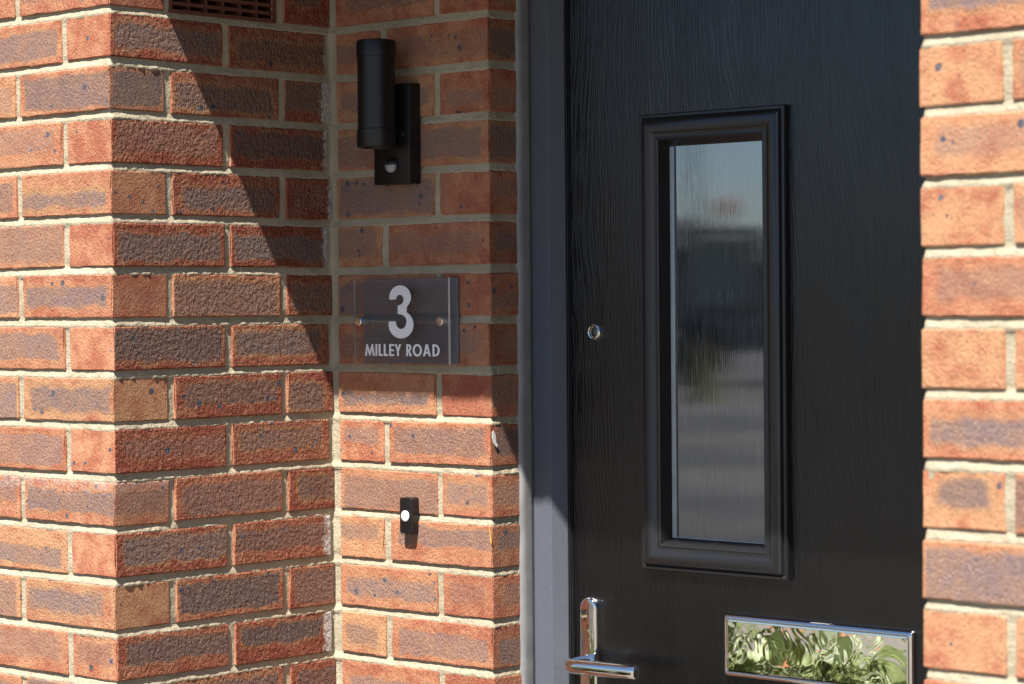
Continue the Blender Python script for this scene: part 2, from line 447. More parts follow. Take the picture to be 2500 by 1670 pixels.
blob([(-.0085, -.004), (-.0065, -.003), (-.0050, -.012), (-.0030, -.024), (-.0040, -.028), (-.0055, -.026), (-.0066, -.016)], lambda a, b, d: (W+.004+a, D-.0012-d, ztop(12)+b), M_YP, 'paint_drip')
# mortar bed: a finely broken sheet just behind the brick faces, on solid blocks
def mortar_sheet(bm, path, z0, z1, step, amp, seed, hole=None, zo=0.0):
    pts = []
    for (a, b) in zip(path, path[1:]):
        a = Vector(a); b = Vector(b); n = max(1, round((b-a).length/step))
        for i in range(n): pts.append(a + (b-a)*i/n)
    pts.append(Vector(path[-1]))
    nrm = []
    for i, p in enumerate(pts):
        t = (pts[min(i+1, len(pts)-1)] - pts[max(i-1, 0)]).normalized(); nrm.append(Vector((t.y, -t.x)))
    # levels follow the courses: the bed joints are struck, leaning out from under the upper brick to the arris of the lower one
    levels = []
    k0, k1 = math.floor((Z0-z1)/.075), math.ceil((Z0-z0)/.075)
    for k in range(k1, k0-1, -1):
        zt = Z0 - .075*k + zo
        for f in (-.058, -.052, -.046, -.040, -.034, -.028, -.022, -.016, -.010, -.004): levels.append((zt+f, None))
        for i in range(6): levels.append((zt - .0004 + .0118*i/5, i/5))
    levels = [(z, f) for z, f in levels if z0 <= z <= z1]; rows = []
    for z, f in levels:
        row = []
        for p, n in zip(pts, nrm):
            q = Vector((p.x, p.y, z))
            dsp = amp*(noise.noise(q*110 + Vector((seed, 0, 0))) + .8*noise.noise(q*34) + .5*noise.noise(q*9))
            if f is not None:
                lean = .75 + .5*noise.noise(Vector((p.x*14, p.y*14, round((Z0-z)/.075)*3.7 + seed)))
                dsp = dsp*.8 + (1-f)*(.0030*lean) - f*.0016
                if f < .3: dsp += (.0024 if f == 0 else .0014)*(noise.noise(q*210) + .5*noise.noise(q*70))
            dsp = min(dsp, .0035)
            row.append(bm.verts.new((p.x + n.x*dsp, p.y + n.y*dsp, z)))
        rows.append(row)
    for r1, r2 in zip(rows, rows[1:]):
        for i in range(len(pts)-1):
            if hole and hole[0] < pts[i].y < hole[1] and hole[2] < r1[i].co.z < hole[3] and pts[i].x < .0: continue
            bm.faces.new((r1[i], r1[i+1], r2[i+1], r2[i]))
rc = .0034
mb = bmesh.new()
path = [(-.95, rc), (-rc-.0015, rc), (-rc, rc+.0015), (-rc, D+rc-.003), (-rc+.004, D+rc), (W-rc-.0015, D+rc), (W-rc, D+rc+.0015), (W-rc, .60)]
mortar_sheet(mb, path, Z0-1.34, Z0+.16, .0034, .0011, 3, (.115, .313, Z0-.139, Z0-.081))
ZB, ZT = 0.0, Z0+.7
box(mb, -3.0, -.055, .02, .7, ZB, ZT); box(mb, -.02, W-.02, D+.02, .7, ZB, ZT)
mo = obj('mortar', mb, MM, wall, smooth=True); 
sb = bmesh.new()                       # the rest of the wall, out of the picture
def far_left(k):
    out = []
    e = k % 2 == 0
    lo, hi = (-17, 30)
    visible = k in ROWS
    x = -.1125 if e else -.225
    if not visible:
        out.append((-.1025, 0, 0, .215) if e else (-.215, 0, 0, .1025))
        if e: out += [(-.1025, 0, .225, .428), (.0126, .113, D, D+.1025), (W-.215, W, D, D+.1025)]
        else: out += [(-.1025, 0, .1125, .3275), (-.1025, 0, .3375, .4365), (.0116, W-.1125, D, D+.1025), (W-.1025, W, D, D+.215)]
    n0 = 3 if visible else 0
    for i in range(n0, 12):
        out.append((x-.225*i-.215, x-.225*i, 0, .1025))
    return out
simple_bricks(sb, range(-9, 28), far_left)
box(sb, -3.0, -.9, .0034, .03, ZB, ZT); box(sb, -.9, -.0034, .0034, .03, ZB, Z0-1.345); box(sb, -.9, -.0034, .0034, .03, Z0+.165, ZT)
box(sb, -.03, -.0034, .03, D+.01, ZB, Z0-1.345); box(sb, -.03, W-.0034, D+.0034, D+.03, ZB, Z0-1.345)
tag(obj('brickwork', sb, MF, wall), kind='stuff')

# --- right pier --------------------------------------------------------------
pier = empty('brick_pier', (XP, 0, 0))
tag(pier, 'sunlit orange brick pier at the right edge, partly covering the door', 'brick pier')
PZ = -.0032
def pb(cx, cy, zt, L, al, **k):
    o = brick(pier, cx - XP, cy, zt + PZ, L, al, **k); return o
for k in range(0, 19):
    zt = ztop(k)
    if k % 2 == 0:
        pb(XP+.05125, .1075, zt, .215, 'y', core_h={10: .85}.get(k, 0.0), rough=.5, red=.05, salt={6: .35, 4: .3, 12: .35}.get(k, 0))
        pb(XP+.05125, .3325, zt, .215, 'y')
        for i in range(2): pb(XP+.1125+.225*i+.1075, .05125, zt, .215, 'x', rough=.5, core_s=.7)
    else:
        pb(XP+.1075, .05125, zt, .215, 'x', core_s=.95, rough=.5, red=.1, shift=-.004)
        pb(XP+.05125, .1125+.1075, zt, .215, 'y')
        for i in range(2): pb(XP+.225+.225*i+.1075, .05125, zt, .215, 'x', rough=.5)
mb = bmesh.new()
mortar_sheet(mb, [(rc, .5), (rc, rc+.0015), (rc+.0015, rc), (.60, rc)], Z0-1.40, Z0, .0045, .0011, 9, None, PZ)
box(mb, .02, 2.2, .02, .7, ZB, ZT)
obj('mortar', mb, MM, pier, smooth=True)
sb = bmesh.new()
def far_right(k):
    out = []; e = k % 2 == 0; vis = 0 <= k < 19
    if not vis: out += [(0, .1025, 0, .215), (0, .1025, .225, .44)] if e else [(0, .215, 0, .1025), (0, .1025, .1125, .3275)]
    x = .1125 if e else .225
    for i in range(2 if vis else 0, 8): out.append((x+.225*i, x+.225*i+.215, 0, .1025))
    return out
simple_bricks(sb, range(-9, 28), far_right)
box(sb, .6, 2.2, .0034, .03, ZB, ZT); box(sb, .0034, .6, .0034, .03, ZB, Z0-1.405); box(sb, .0034, .6, .0034, .03, Z0+.005, ZT)
box(sb, .0034, .03, .03, .6, ZB, Z0-1.405); box(sb, .0034, .03, .03, .6, Z0+.005, ZT)
tag(obj('brickwork', sb, MF, pier), kind='stuff')

# --- lintel over the porch (its lower edge throws the shade) --------------------
lin = empty('porch_lintel', (0, 0, Z0+.040))
tag(lin, 'brick lintel and soffit over the recessed porch, above the picture', 'lintel')
lb = bmesh.new(); box(lb, .002, XP-.002, .0025, .68, 0.0006, .65); obj('beam', lb, M_SOFFIT, lin)
for i in range(18):
    t = bmesh.new(); x = .003 + i*.0757
    box(t, x, x+.0655, 0, .09, 0, .215, .0015, 1); obj('soldier_brick', t, MF, lin)

# ------------------------------------------------------------------ air vent in the return wall
vent = empty('air_vent', (0, .1126, ztop(1)-.066))
tag(vent, 'terracotta louvred air brick in the porch wall at the top edge', 'air vent')
vw, vh = .2085, .068
t = bmesh.new()
for a in ((0, vw, 0, .005), (0, vw, vh-.004, vh), (0, .004, .005, vh-.004), (vw-.0045, vw, .005, vh-.004)):
    box(t, -.03, .001, a[0], a[1], a[2], a[3])
obj('vent_frame', t, M_TERRA, vent)
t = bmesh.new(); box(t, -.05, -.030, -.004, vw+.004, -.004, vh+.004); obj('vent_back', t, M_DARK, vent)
cw = (vw-.0085)/6
for i in range(1, 6):
    t = bmesh.new(); y = .004+cw*i; box(t, -.029, -.0006, y-.0014, y+.0014, .0055, vh-.0045); obj('vent_rib', t, M_TERRA, vent)
for j in range(5):
    t = bmesh.new(); z = .0165 + j*.0122
    v = [t.verts.new(c) for c in ((-.0012, .0045, z), (-.0012, .0045, z-.0052), (-.026, .0045, z+.004), (-.026, .0045, z+.008),
                                  (-.0012, vw-.005, z), (-.0012, vw-.005, z-.0052), (-.026, vw-.005, z+.004), (-.026, vw-.005, z+.008))]
    for q in ((0, 1, 2, 3), (4, 7, 6, 5), (0, 4, 5, 1), (1, 5, 6, 2), (2, 6, 7, 3), (3, 7, 4, 0)): t.faces.new([v[i] for i in q])
    obj('slat', t, M_TERRA, vent)

# ------------------------------------------------------------------ wall light
wl = empty('wall_light', (.1594, D, Z0))
tag(wl, 'matt black cylinder wall light with motion sensor on the brick wall', 'wall light')
t = bmesh.new(); box(t, -.0385, .0385, -.0237, .0, -.3905, -.2395, .0012, 2); obj('backplate', t, M_LIGHT, wl, auto=40)
cy = .378-D; cz = -.256; rad = .0293
t = bmesh.new(); lathe(t, [(rad-.0008, -.310), (rad-.0008, -.2)], org=(0, cy, 0), n=48); obj('lamp_body', t, M_LIGHT, wl, auto=40)
for nm, a, b, sgn in (('lamp_cap', -.2015, -.1755, 1), ('lamp_cap', -.308, -.337, -1)):
    t = bmesh.new()
    e = sgn
    lathe(t, [(rad-.002, a+.0002*e), (rad-.0002, a+.0006*e), (rad+.0006, a+.0014*e), (rad+.0006, b-.003*e), (rad-.0002, b-.001*e), (rad-.0025, b), (rad-.0055, b), (rad-.006, b-.004*e), (.002, b-.005*e)], org=(0, cy, 0), n=48)
    cap = obj(nm, t, M_LIGHT, wl, auto=35)
t = bmesh.new(); lathe(t, [(.009, 0), (.009, .026)], axis=(0, 1, 0), org=(0, cy+.020, cz-.02), n=24); obj('arm', t, M_LIGHT, wl, auto=40)
t = bmesh.new(); lathe(t, [(.0052, 0), (.0052, .004), (.0045, .005), (.002, .0055)], axis=(0, -1, 0), org=(.0245, -.0237, -.3145), n=20); obj('screw', t, M_BELL, wl, auto=40)
t = bmesh.new(); px, pz = -.0005, -.3625
lathe(t, [(.0140, 0), (.0140, .0022), (.0128, .003), (.0118, .0022), (.0116, .0005)], axis=(0, -1, 0), org=(px, -.0238, pz), n=40); sen = obj('sensor', t, M_BELL, wl, auto=40)
t = bmesh.new(); lathe(t, [(.0112*math.cos(a), .0078*math.sin(a)) for a in [i*math.pi/2/9 for i in range(9)]] + [(.0004, .0079)], axis=(0, -1, 0), org=(px, -.0240, pz), n=36)
M_LENS = plain('frosted_lens', (.33, .34, .36), .35, 0, .5, 400); obj('lens', t, M_LENS, sen, smooth=True)
t = bmesh.new()                      # black visor over the upper half of the lens
n = 24; ring = []
for i in range(n+1):
    a = math.pi*i/n
    col = []
    for j in range(6):
        b_ = j/5*math.pi/2*.98
        col.append(t.verts.new((px + .0118*math.cos(a)*math.cos(b_), -.0240 - .0086*math.sin(b_), pz + .001 + .0118*math.sin(a)*math.cos(b_))))
    ring.append(col)
for p, q in zip(ring, ring[1:]):
    for j in range(5): t.faces.new((p[j], p[j+1], q[j+1], q[j]))
vis = obj('visor', t, M_BELL, sen, smooth=True); md = vis.modifiers.new('solid', 'SOLIDIFY'); md.thickness = .0005

# ------------------------------------------------------------------ house sign
sg = empty('house_sign', (.1765, D, Z0-.5978))
tag(sg, 'clear acrylic house sign on grey panel reading 3 MILLEY ROAD', 'house sign')
hw, hh = .0993, .0645
t = bmesh.new(); box(t, -hw, hw, -.0045, -.0008, -hh, hh, .0005, 1); obj('back_panel', t, M_SIGN, sg)
ya = .4076-D
t = bmesh.new(); box(t, -hw-.0008, hw+.0008, ya, ya+.0048, -hh-.0004, hh+.0004, .00035, 1); pl_ = obj('acrylic_plate', t, M_ACR, sg)
M_FROST = plain('frosted_acrylic_edge', (.85, .86, .86), .5); pl_.data.materials.append(M_FROST)
for p_ in pl_.data.polygons:
    if abs(p_.normal.y) < .5: p_.material_index = 1
M_STUD = chrome_material('satin_steel', 0, 30, .18)
for x in (-.0868, .0868):
    t = bmesh.new(); lathe(t, [(.0058, 0), (.0062, .0004), (.0062, .0206)], axis=(0, -1, 0), org=(x, -.0046, 0), n=28)
    st_ = obj('standoff', t, M_STUD, sg, auto=40)
for x in (-.0868, .0868):
    t = bmesh.new(); lathe(t, [(.0066, .0001), (.0068, .0006), (.0068, .0046), (.0060, .0055), (.003, .0056)], axis=(0, -1, 0), org=(x, ya-.0002, 0), n=28)
    obj('cap_screw', t, M_STUD, sg, auto=40)
def arc(cx, cy, rx, ry, a0, a1, n=14): return [(cx+rx*math.cos(R(a0+(a1-a0)*i/n)), cy+ry*math.sin(R(a0+(a1-a0)*i/n))) for i in range(n+1)]
G = {
 'M': (0, [[(0,0),(22,163),(38,163),(67.5,66),(97,163),(113,163),(135,0),(110,0),(100,92),(73.5,0),(61.5,0),(35,92),(25,0)]]),
 'I': (148, [[(0,0),(24,0),(24,163),(0,163)]]),
 'L': (192, [[(0,0),(58,0),(58,27),(25,27),(25,163),(0,163)]]),
 'L2': (263, [[(0,0),(58,0),(58,27),(25,27),(25,163),(0,163)]]),
 'E': (337, [[(0,0),(68,0),(68,26),(25,26),(25,67),(64,67),(64,93),(25,93),(25,137),(68,137),(68,163),(0,163)]]),
 'Y': (413, [[(32,0),(57,0),(57,68),(90,163),(62,163),(45,102),(28,163),(0,163),(32,68)]]),
 'R': (572, [[(0,0),(24,0),(24,66),(27,66),(48,0),(77,0),(48,73)] + arc(28,117,42,46,-55,90) + [(0,163)], [(24,90),(28,90)] + arc(28,114,18,23,-80,80,8) + [(28,138),(24,138)]]),
 'O': (660, [arc(61,81.5,62,85,0,354,59), arc(61,81.5,36,57,0,354,59)]),
 'A': (798, [[(0,0),(38,163),(66,163),(104,0),(78,0),(71,35),(33,35),(26,0)], [(39,60),(65,60),(52,118)]]),
 'D': (926, [[(0,0),(32,0)] + arc(32,81.5,64,81.5,-88,88,20) + [(32,163),(0,163)], [(25,26),(32,26)] + arc(32,81.5,38,55.5,-85,85,18) + [(32,137),(25,137)]]),
}
ux, uz = .1594/1022, .0180/163
tx0, tz0 = .0998-.1765, -.6504+.5978
yl = ya - .0007
for ch, (ox, loops) in G.items():
    t = bmesh.new()
    flat_shape(t, [[((x+ox)*ux + tx0, y*uz + tz0) for x, y in L] for L in loops], lambda x, y, d: (x, yl + .0004 - d, y), .0004)
    obj('letter', t, M_LETTER, sg)
def A3(cx, cy, rx, ry, a0, a1, n=20): return [(cx+rx*math.cos(R(a0+(a1-a0)*i/n)), cy+ry*math.sin(R(a0+(a1-a0)*i/n))) for i in range(n+1)]
P3 = [(627, 512)] + A3(774, 480, 147, 162, 172, 310, 30) + A3(783, 855, 169, 187, -62, 193-24, 40)[0:] 
# image coordinates (y downwards): upper bowl, waist, lower bowl, then back along the inside
P3 = ([(627, 511)] + A3(774, 480, 147, 162, 180, 412, 40) + A3(783, 855, 170, 187, -63, 176, 44) + [(615, 812), (712, 812)]
      + A3(785, 812, 73, 103, 178, 2, 20) + A3(740, 800, 118, 92, 0, -90, 10) + A3(740, 510, 82, 82, 90, 2, 10) + A3(770, 510, 52, 63, 0, -180, 18))
t = bmesh.new()
s3x, s3z = .0526/337, .0799/724
flat_shape(t, [[((x-615)*s3x + .152-.1765, -(y-318)*s3z - .5437+.5978) for x, y in P3]], lambda x, y, d: (x, yl + .0004 - d, y), .0004)
obj('numeral', t, M_LETTER, sg)

# ------------------------------------------------------------------ doorbell
db = empty('doorbell', (.1735, D, Z0-.8925))
tag(db, 'small black doorbell with a round white button on sunlit brick', 'doorbell')
t = bmesh.new(); box(t, -.0130, .0130, -.0150, .002, -.0275, .0275)
es = [e for e in t.edges if abs(e.verts[0].co.y - e.verts[1].co.y) > .01]
bmesh.ops.bevel(t, geom=es, offset=.0042, segments=5, affect='EDGES', profile=.5)
es = [e for e in t.edges if abs(e.verts[0].co.y + .0150) < 1e-5 and abs(e.verts[1].co.y + .0150) < 1e-5]
bmesh.ops.bevel(t, geom=es, offset=.0011, segments=3, affect='EDGES', profile=.5)
obj('casing', t, M_BELL, db, auto=40)
t = bmesh.new(); lathe(t, [(.0083, 0), (.0083, .0012), (.0079, .0016), (.004, .0019), (.0005, .002)], axis=(0, -1, 0), org=(-.0005, -.0150, -.0005), n=36)
obj('push_button', t, M_WHITE, db, auto=50)

# ------------------------------------------------------------------ door frame
DY = .553                     # plane of the door face
fr = empty('door_frame', (W, .52, 0))
tag(fr, 'dark grey door frame post with sealant strip between brick and door', 'door frame')
def fbox(nm, x0, x1, y0, y1, z0, z1, m, bev=.0012):
    t = bmesh.new(); box(t, x0-W, x1-W, y0-.52, y1-.52, z0, z1, bev, 2); return obj(nm, t, m, fr, auto=40)
FT = Z0 + .03
t = bmesh.new()                      # post with a sloping inner bead
pp = [(W-.012, .5238), (.3742, .5238), (.3753, .5243), (.3886, .5440), (.3888, .5456), (.3850, .5462), (.3850, .64), (W-.012, .64)]
lo_, hi_ = [[t.verts.new((a-W, b-.52, z)) for a, b in pp] for z in (0, FT)]
for i in range(len(pp)): t.faces.new((lo_[i], lo_[(i+1) % len(pp)], hi_[(i+1) % len(pp)], hi_[i]))
t.faces.new(lo_[::-1]); t.faces.new(hi_); obj('post', t, M_FRAME, fr)
# sealant strip on the reveal: wavy bead
t = bmesh.new(); prev = None; nz = 260
for j in range(nz+1):
    z = Z0-1.5 + 1.53*j/nz
    wv = noise.noise(Vector((0, 3.3, z*9)))*.0010 + noise.noise(Vector((5, 0, z*30)))*.0005
    ed = noise.noise(Vector((9, 1, z*22)))*.0018
    prof = [(-.006, .4935+ed), (.0030+wv, .4945+ed), (.0034+wv*1.3, .505), (.0030+wv, .516), (.0020, .5236), (-.006, .5236)]
    rw = [t.verts.new((a, b-.52, z)) for a, b in prof]
    if prev:
        for i in range(5): t.faces.new((prev[i], prev[i+1], rw[i+1], rw[i]))
    prev = rw
obj('sealant', t, M_SEAL, fr, smooth=True)
fbox('rebate', .3852, .3925, .5500, .64, 0, FT, M_GASK, .0006)
fbox('weather_seal', .3892, .3918, .5462, .5498, 0, FT, M_GASK, .0008)
fbox('post', XP-.055, XP-.0045, .5238, .64, 0, FT, M_FRAME, .0015)
fbox('head', .3760, XP-.056, .5238, .64, Z0-.035, FT, M_FRAME, .0015)
fbox('threshold', .3760, XP-.056, .50, .64, 0, .04, M_CHROME, .0015)

# ------------------------------------------------------------------ door
X0, X1 = .3932, XP-.058
dr = empty('front_door', (X0, DY, .045))
tag(dr, 'black woodgrain front door with a tall narrow window', 'door')
def loc(x, y, z): return Vector((x-X0, y-DY, z-.045))
# slab with an opening for the glazing
mx0, mx1, mz0, mz1 = .5316, .7944, Z0-.9605, Z0-.3008
ox0, ox1, oz0, oz1 = mx0+.02, mx1-.02, mz0+.02, mz1-.02
t = bmesh.new(); zb, ztp = .045, Z0-.038
for a in ((X0, ox0, zb, ztp), (ox1, X1, zb, ztp), (ox0, ox1, zb, oz0), (ox0, ox1, oz1, ztp)):
    v = [t.verts.new(loc(x, DY, z)) for x, z in ((a[0], a[2]), (a[1], a[2]), (a[1], a[3]), (a[0], a[3]))]; t.faces.new(v)
bmesh.ops.remove_doubles(t, verts=t.verts, dist=1e-5)
r_ = bmesh.ops.extrude_face_region(t, geom=t.faces[:])
for v in [g for g in r_['geom'] if isinstance(g, bmesh.types.BMVert)]: v.co.y += .044
obj('slab', t, M_DOOR, dr)
# mitred moulding round the glass: (inset from the outer edge, height above the door face)
prof = [(0, -.0005), (0, .0078), (.0014, .0098), (.0046, .0102), (.0058, .0088), (.0066, .0084), (.0074, .0100), (.0086, .0128), (.0125, .0150), (.0175, .0158),
        (.0225, .0146), (.0262, .0122), (.0288, .0112), (.0318, .0114), (.0340, .0122), (.0356, .0112), (.0380, .0060), (.0420, -.0010), (.0440, -.0060), (.0440, -.012)]
t = bmesh.new(); rows = []
for ins, h in [(a_*1.07, b_) for a_, b_ in prof]:
    rows.append([t.verts.new(loc(x, DY-h, z)) for x, z in ((mx0+ins, mz0+ins), (mx1-ins, mz0+ins), (mx1-ins, mz1-ins), (mx0+ins, mz1-ins))])
for p, q in zip(rows, rows[1:]):
    for i in range(4): t.faces.new((p[i], p[(i+1) % 4], q[(i+1) % 4], q[i]))
cas = obj('glazing_moulding', t, M_CASS, dr)
for p_ in cas.data.polygons: p_.use_smooth = True
cas.data.set_sharp_from_angle(angle=R(24))
t = bmesh.new(); g0 = .0455
c0, c1 = loc(mx0+g0, DY+.0072, mz0+g0), loc(mx1-g0, DY+.024, mz1-g0)
box(t, c0.x, c1.x, c0.y, c1.y, c0.z, c1.z); obj('pane', t, M_PANE, cas)
t = bmesh.new(); M_EDGE = plain('sky_sheen_edge', (.36, .41, .45), .15, 0, .6, 30)  # pale colour stands in for sky mirrored by the bevelled glass edge
e0 = .0441
box(t, c0.x+.0018, c0.x+.0095, c0.y-.0032, c0.y-.0002, c0.z+.0018, c1.z-.0018, .0006, 2); obj('glazing_edge', t, M_EDGE, cas, auto=40)
t = bmesh.new(); box(t, c0.x+.0097, c1.x-.0018, c0.y-.0022, c0.y-.0002, c0.z+.0018, c0.z+.0036, .0005, 2); obj('glazing_edge', t, M_EDGE, cas, auto=40)
# peephole
pc = loc(.4394, DY, Z0-.6158)
pe = None
t = bmesh.new(); lathe(t, [(.0128, .0), (.0124, .0036)], axis=(0, -1, 0), org=pc, n=6); pe = obj('peephole', t, M_CHROME, dr)
t = bmesh.new(); lathe(t, [(.0102, .0030), (.0102, .0056), (.0096, .0063), (.0084, .0060), (.0078, .0040)], axis=(0, -1, 0), org=pc, n=36, close=False); obj('rim', t, M_CHROME, pe, auto=40)
t = bmesh.new(); lathe(t, [(.0082, .0031), (.006, .0040), (.003, .0046), (.0003, .0048)], axis=(0, -1, 0), org=pc, n=30)
M_PLENS = plain('peephole_lens', (.03, .03, .034), .05, 0, .9); obj('lens', t, M_PLENS, pe, smooth=True)
# lever handle
hx, hz = .4285, Z0-1.1045
hd = empty('lever_handle', loc(hx, DY, hz)); hd.parent = dr
def stadium(w_, zt_, zb_, n=14):
    r_ = w_/2
    return [(r_*math.cos(math.pi*i/n), zt_-r_+r_*math.sin(math.pi*i/n)) for i in range(n+1)] + [(-r_*math.cos(math.pi*i/n), zb_+r_-r_*math.sin(math.pi*i/n)) for i in range(n+1)]
t = bmesh.new(); lv = []
for ins, h in ((0, 0), (0, .0060), (.0008, .0086), (.0022, .0104), (.0042, .0112), (.0052, .0113)):
    lv.append([t.verts.new((x, -h, z)) for x, z in stadium(.0350-2*ins, .0960-ins, -.12+ins)])
for p, q in zip(lv, lv[1:]):
    for i in range(len(p)): t.faces.new((p[i], p[(i+1) % len(p)], q[(i+1) % len(q)], q[i]))
t.faces.new(lv[-1]); obj('backplate', t, M_CHROME, hd, auto=50)
pts, rad_ = [], []
for i in range(5): pts.append((0.0, -.0095-.036*i/4, 0)); rad_.append((.0095-.0003*i, .0098+.0001*i))
for i in range(1, 9):
    a = R(90*i/8); pts.append((.016-.016*math.cos(a), -.0455-.016*math.sin(a), 0)); rad_.append((.0086, .0102+.0001*i))
for i in range(1, 11): pts.append((.016+.113*i/10, -.0615+.006*(i/10)**2, .0008*i/10)); rad_.append((.0082+.0004*i/10, .0112-.0002*i/10))
pts.append((.1312, -.0554, .0008)); rad_.append((.0076, .0100)); pts.append((.1322, -.0554, .0008)); rad_.append((.0045, .0060))
t = bmesh.new(); sweep(t, pts, rad_, 28); obj('lever', t, M_CHROME, hd, auto=50)
t = bmesh.new(); lathe(t, [(.0112, .010), (.0112, .0128), (.0098, .0140)], axis=(0, -1, 0), n=32); obj('collar', t, M_CHROME, hd, auto=40)
# letter plate
lx0, lx1, lz1, lz0 = .6797, .9990, Z0-1.0135, Z0-1.1025
lp = empty('letter_plate', loc((lx0+lx1)/2, DY, (lz0+lz1)/2)); lp.parent = dr
hw_, hh_ = (lx1-lx0)/2, (lz1-lz0)/2
def rrect(ins, rc_, n=6):
    a, b = hw_-ins, hh_-ins; rc_ = max(rc_, .0005); o = []
    for cx, cz_, s0 in ((a-rc_, b-rc_, 0), (-a+rc_, b-rc_, 90), (-a+rc_, -b+rc_, 180), (a-rc_, -b+rc_, 270)):
        o += [(cx+rc_*math.cos(R(s0+90*i/n)), cz_+rc_*math.sin(R(s0+90*i/n))) for i in range(n+1)]
    return o
t = bmesh.new(); lv = []
for ins, h in ((0, 0), (0, .0045), (.0008, .0068), (.0022, .0082), (.0050, .0098), (.0062, .0100), (.0068, .0096), (.0070, .0070)):
    lv.append([t.verts.new((x, -h, z)) for x, z in rrect(ins, .006-ins*.4)])
for p, q in zip(lv, lv[1:]):
    for i in range(len(p)): t.faces.new((p[i], p[(i+1) % len(p)], q[(i+1) % len(q)], q[i]))
t.faces.new(lv[-1]); obj('surround', t, M_CHROME, lp, auto=50)
t = bmesh.new(); lv = []
for ins, h in ((.0072, .0072), (.0072, .0094), (.0078, .0099), (.0100, .0103), (.0104, .01032), (.0108, .01032)):
    lv.append([t.verts.new((x, -h, z)) for x, z in rrect(ins, .0035)])
for p, q in zip(lv, lv[1:]):
    for i in range(len(p)): t.faces.new((p[i], p[(i+1) % len(p)], q[(i+1) % len(q)], q[i]))
t.faces.new(lv[-1]); obj('flap', t, M_FLAP, lp, auto=12)

# ------------------------------------------------------------------ what the glass and the chrome mirror: the front garden and the site across the road
def leaf_material(name, a, b):
    s = NT(name); co = s.obco(); r = s.n('ShaderNodeNewGeometry').outputs['Random Per Island']
    s.P(Base_Color=s.mix(r, a, b), Roughness=.5); return s.m
M_LEAF = leaf_material('leaf', (.075, .125, .022), (.22, .28, .055)); M_STEM = plain('stem', (.08, .13, .03), .6)
M_FLOW = leaf_material('orange_petal', (.75, .12, .02), (.85, .22, .02))
def plant(x, y, h, sp, seed, label):
    rg = random.Random(seed); root = empty('garden_plant', (x, y, 0))
    tag(root, label, 'plant', 'plants in the front garden')
    sb_, lb_ = bmesh.new(), bmesh.new()
    for s_ in range(13):
        a = rg.uniform(0, 6.28); q = rg.uniform(.2, 1)*sp
        tip = Vector((math.cos(a)*q, math.sin(a)*q, h*rg.uniform(.6, 1)))
        pts_ = [Vector((tip.x*t_**1.5, tip.y*t_**1.5, tip.z*t_)) for t_ in (0, .25, .5, .75, 1)]
        sweep(sb_, pts_, [(.006*(1-.7*i/4), .006*(1-.7*i/4)) for i in range(5)], 5, Vector((.3, 1, .1)))
        for k in range(40):
            t_ = rg.uniform(.15, 1); p = Vector((tip.x*t_**1.5, tip.y*t_**1.5, tip.z*t_))
            d = Vector((rg.gauss(0, 1), rg.gauss(0, 1), rg.gauss(.2, .5))).normalized(); L = rg.uniform(.07, .17)
            s2 = d.cross(Vector((0, 0, 1))).normalized()*L*.28; u2 = Vector((0, 0, .012))
            v = [lb_.verts.new(c) for c in (p, p+d*L*.45+s2+u2, p+d*L, p+d*L*.45-s2+u2, p+d*L*.5-u2*.6)]
            lb_.faces.new((v[0], v[1], v[4])); lb_.faces.new((v[1], v[2], v[4])); lb_.faces.new((v[2], v[3], v[4])); lb_.faces.new((v[3], v[0], v[4]))
        if s_ < 3 and seed % 2 == 0:
            fb_ = bmesh.new()
            for k in range(6):
                a2 = k*math.pi/3; d = Vector((math.cos(a2), math.sin(a2), .35)); s2 = Vector((-d.y, d.x, 0))*.016
                v = [fb_.verts.new(c) for c in (tip, tip+d*.03+s2, tip+d*.055, tip+d*.03-s2)]; fb_.faces.new(v)
            bmesh.ops.remove_doubles(fb_, verts=fb_.verts, dist=1e-5)
            obj('flower', fb_, M_FLOW, root)
    obj('stem', sb_, M_STEM, root, smooth=True); tag(obj('foliage', lb_, M_LEAF, root), kind='stuff')
plants = [(-.95, -1.35, .80), (-.55, -1.5, .74), (-.2, -1.65, .70), (-1.2, -1.75, .78), (-.75, -1.95, .66), (-.3, -2.15, .62), (-1.5, -2.2, .70), (-1.0, -2.45, .60), (-.55, -2.7, .55), (-.35, -1.25, .80), (-.72, -1.7, .74), (.05, -1.5, .76), (-1.35, -1.45, .82)]
for i, (x, y, h) in enumerate(plants):
    plant(x, y, h, .24, 40+i, 'leafy green garden plant with orange flowers, mirrored in the chrome letter plate')

def mirror_point(ax, dist):
    """a spot on the ground dist metres from the door along the mirrored sight line that leaves the glass at x = ax"""
    c = M.translation; d = Vector((ax-c.x, DY-c.y)).normalized()
    return Vector((ax + d.x*dist, DY - d.y*dist))
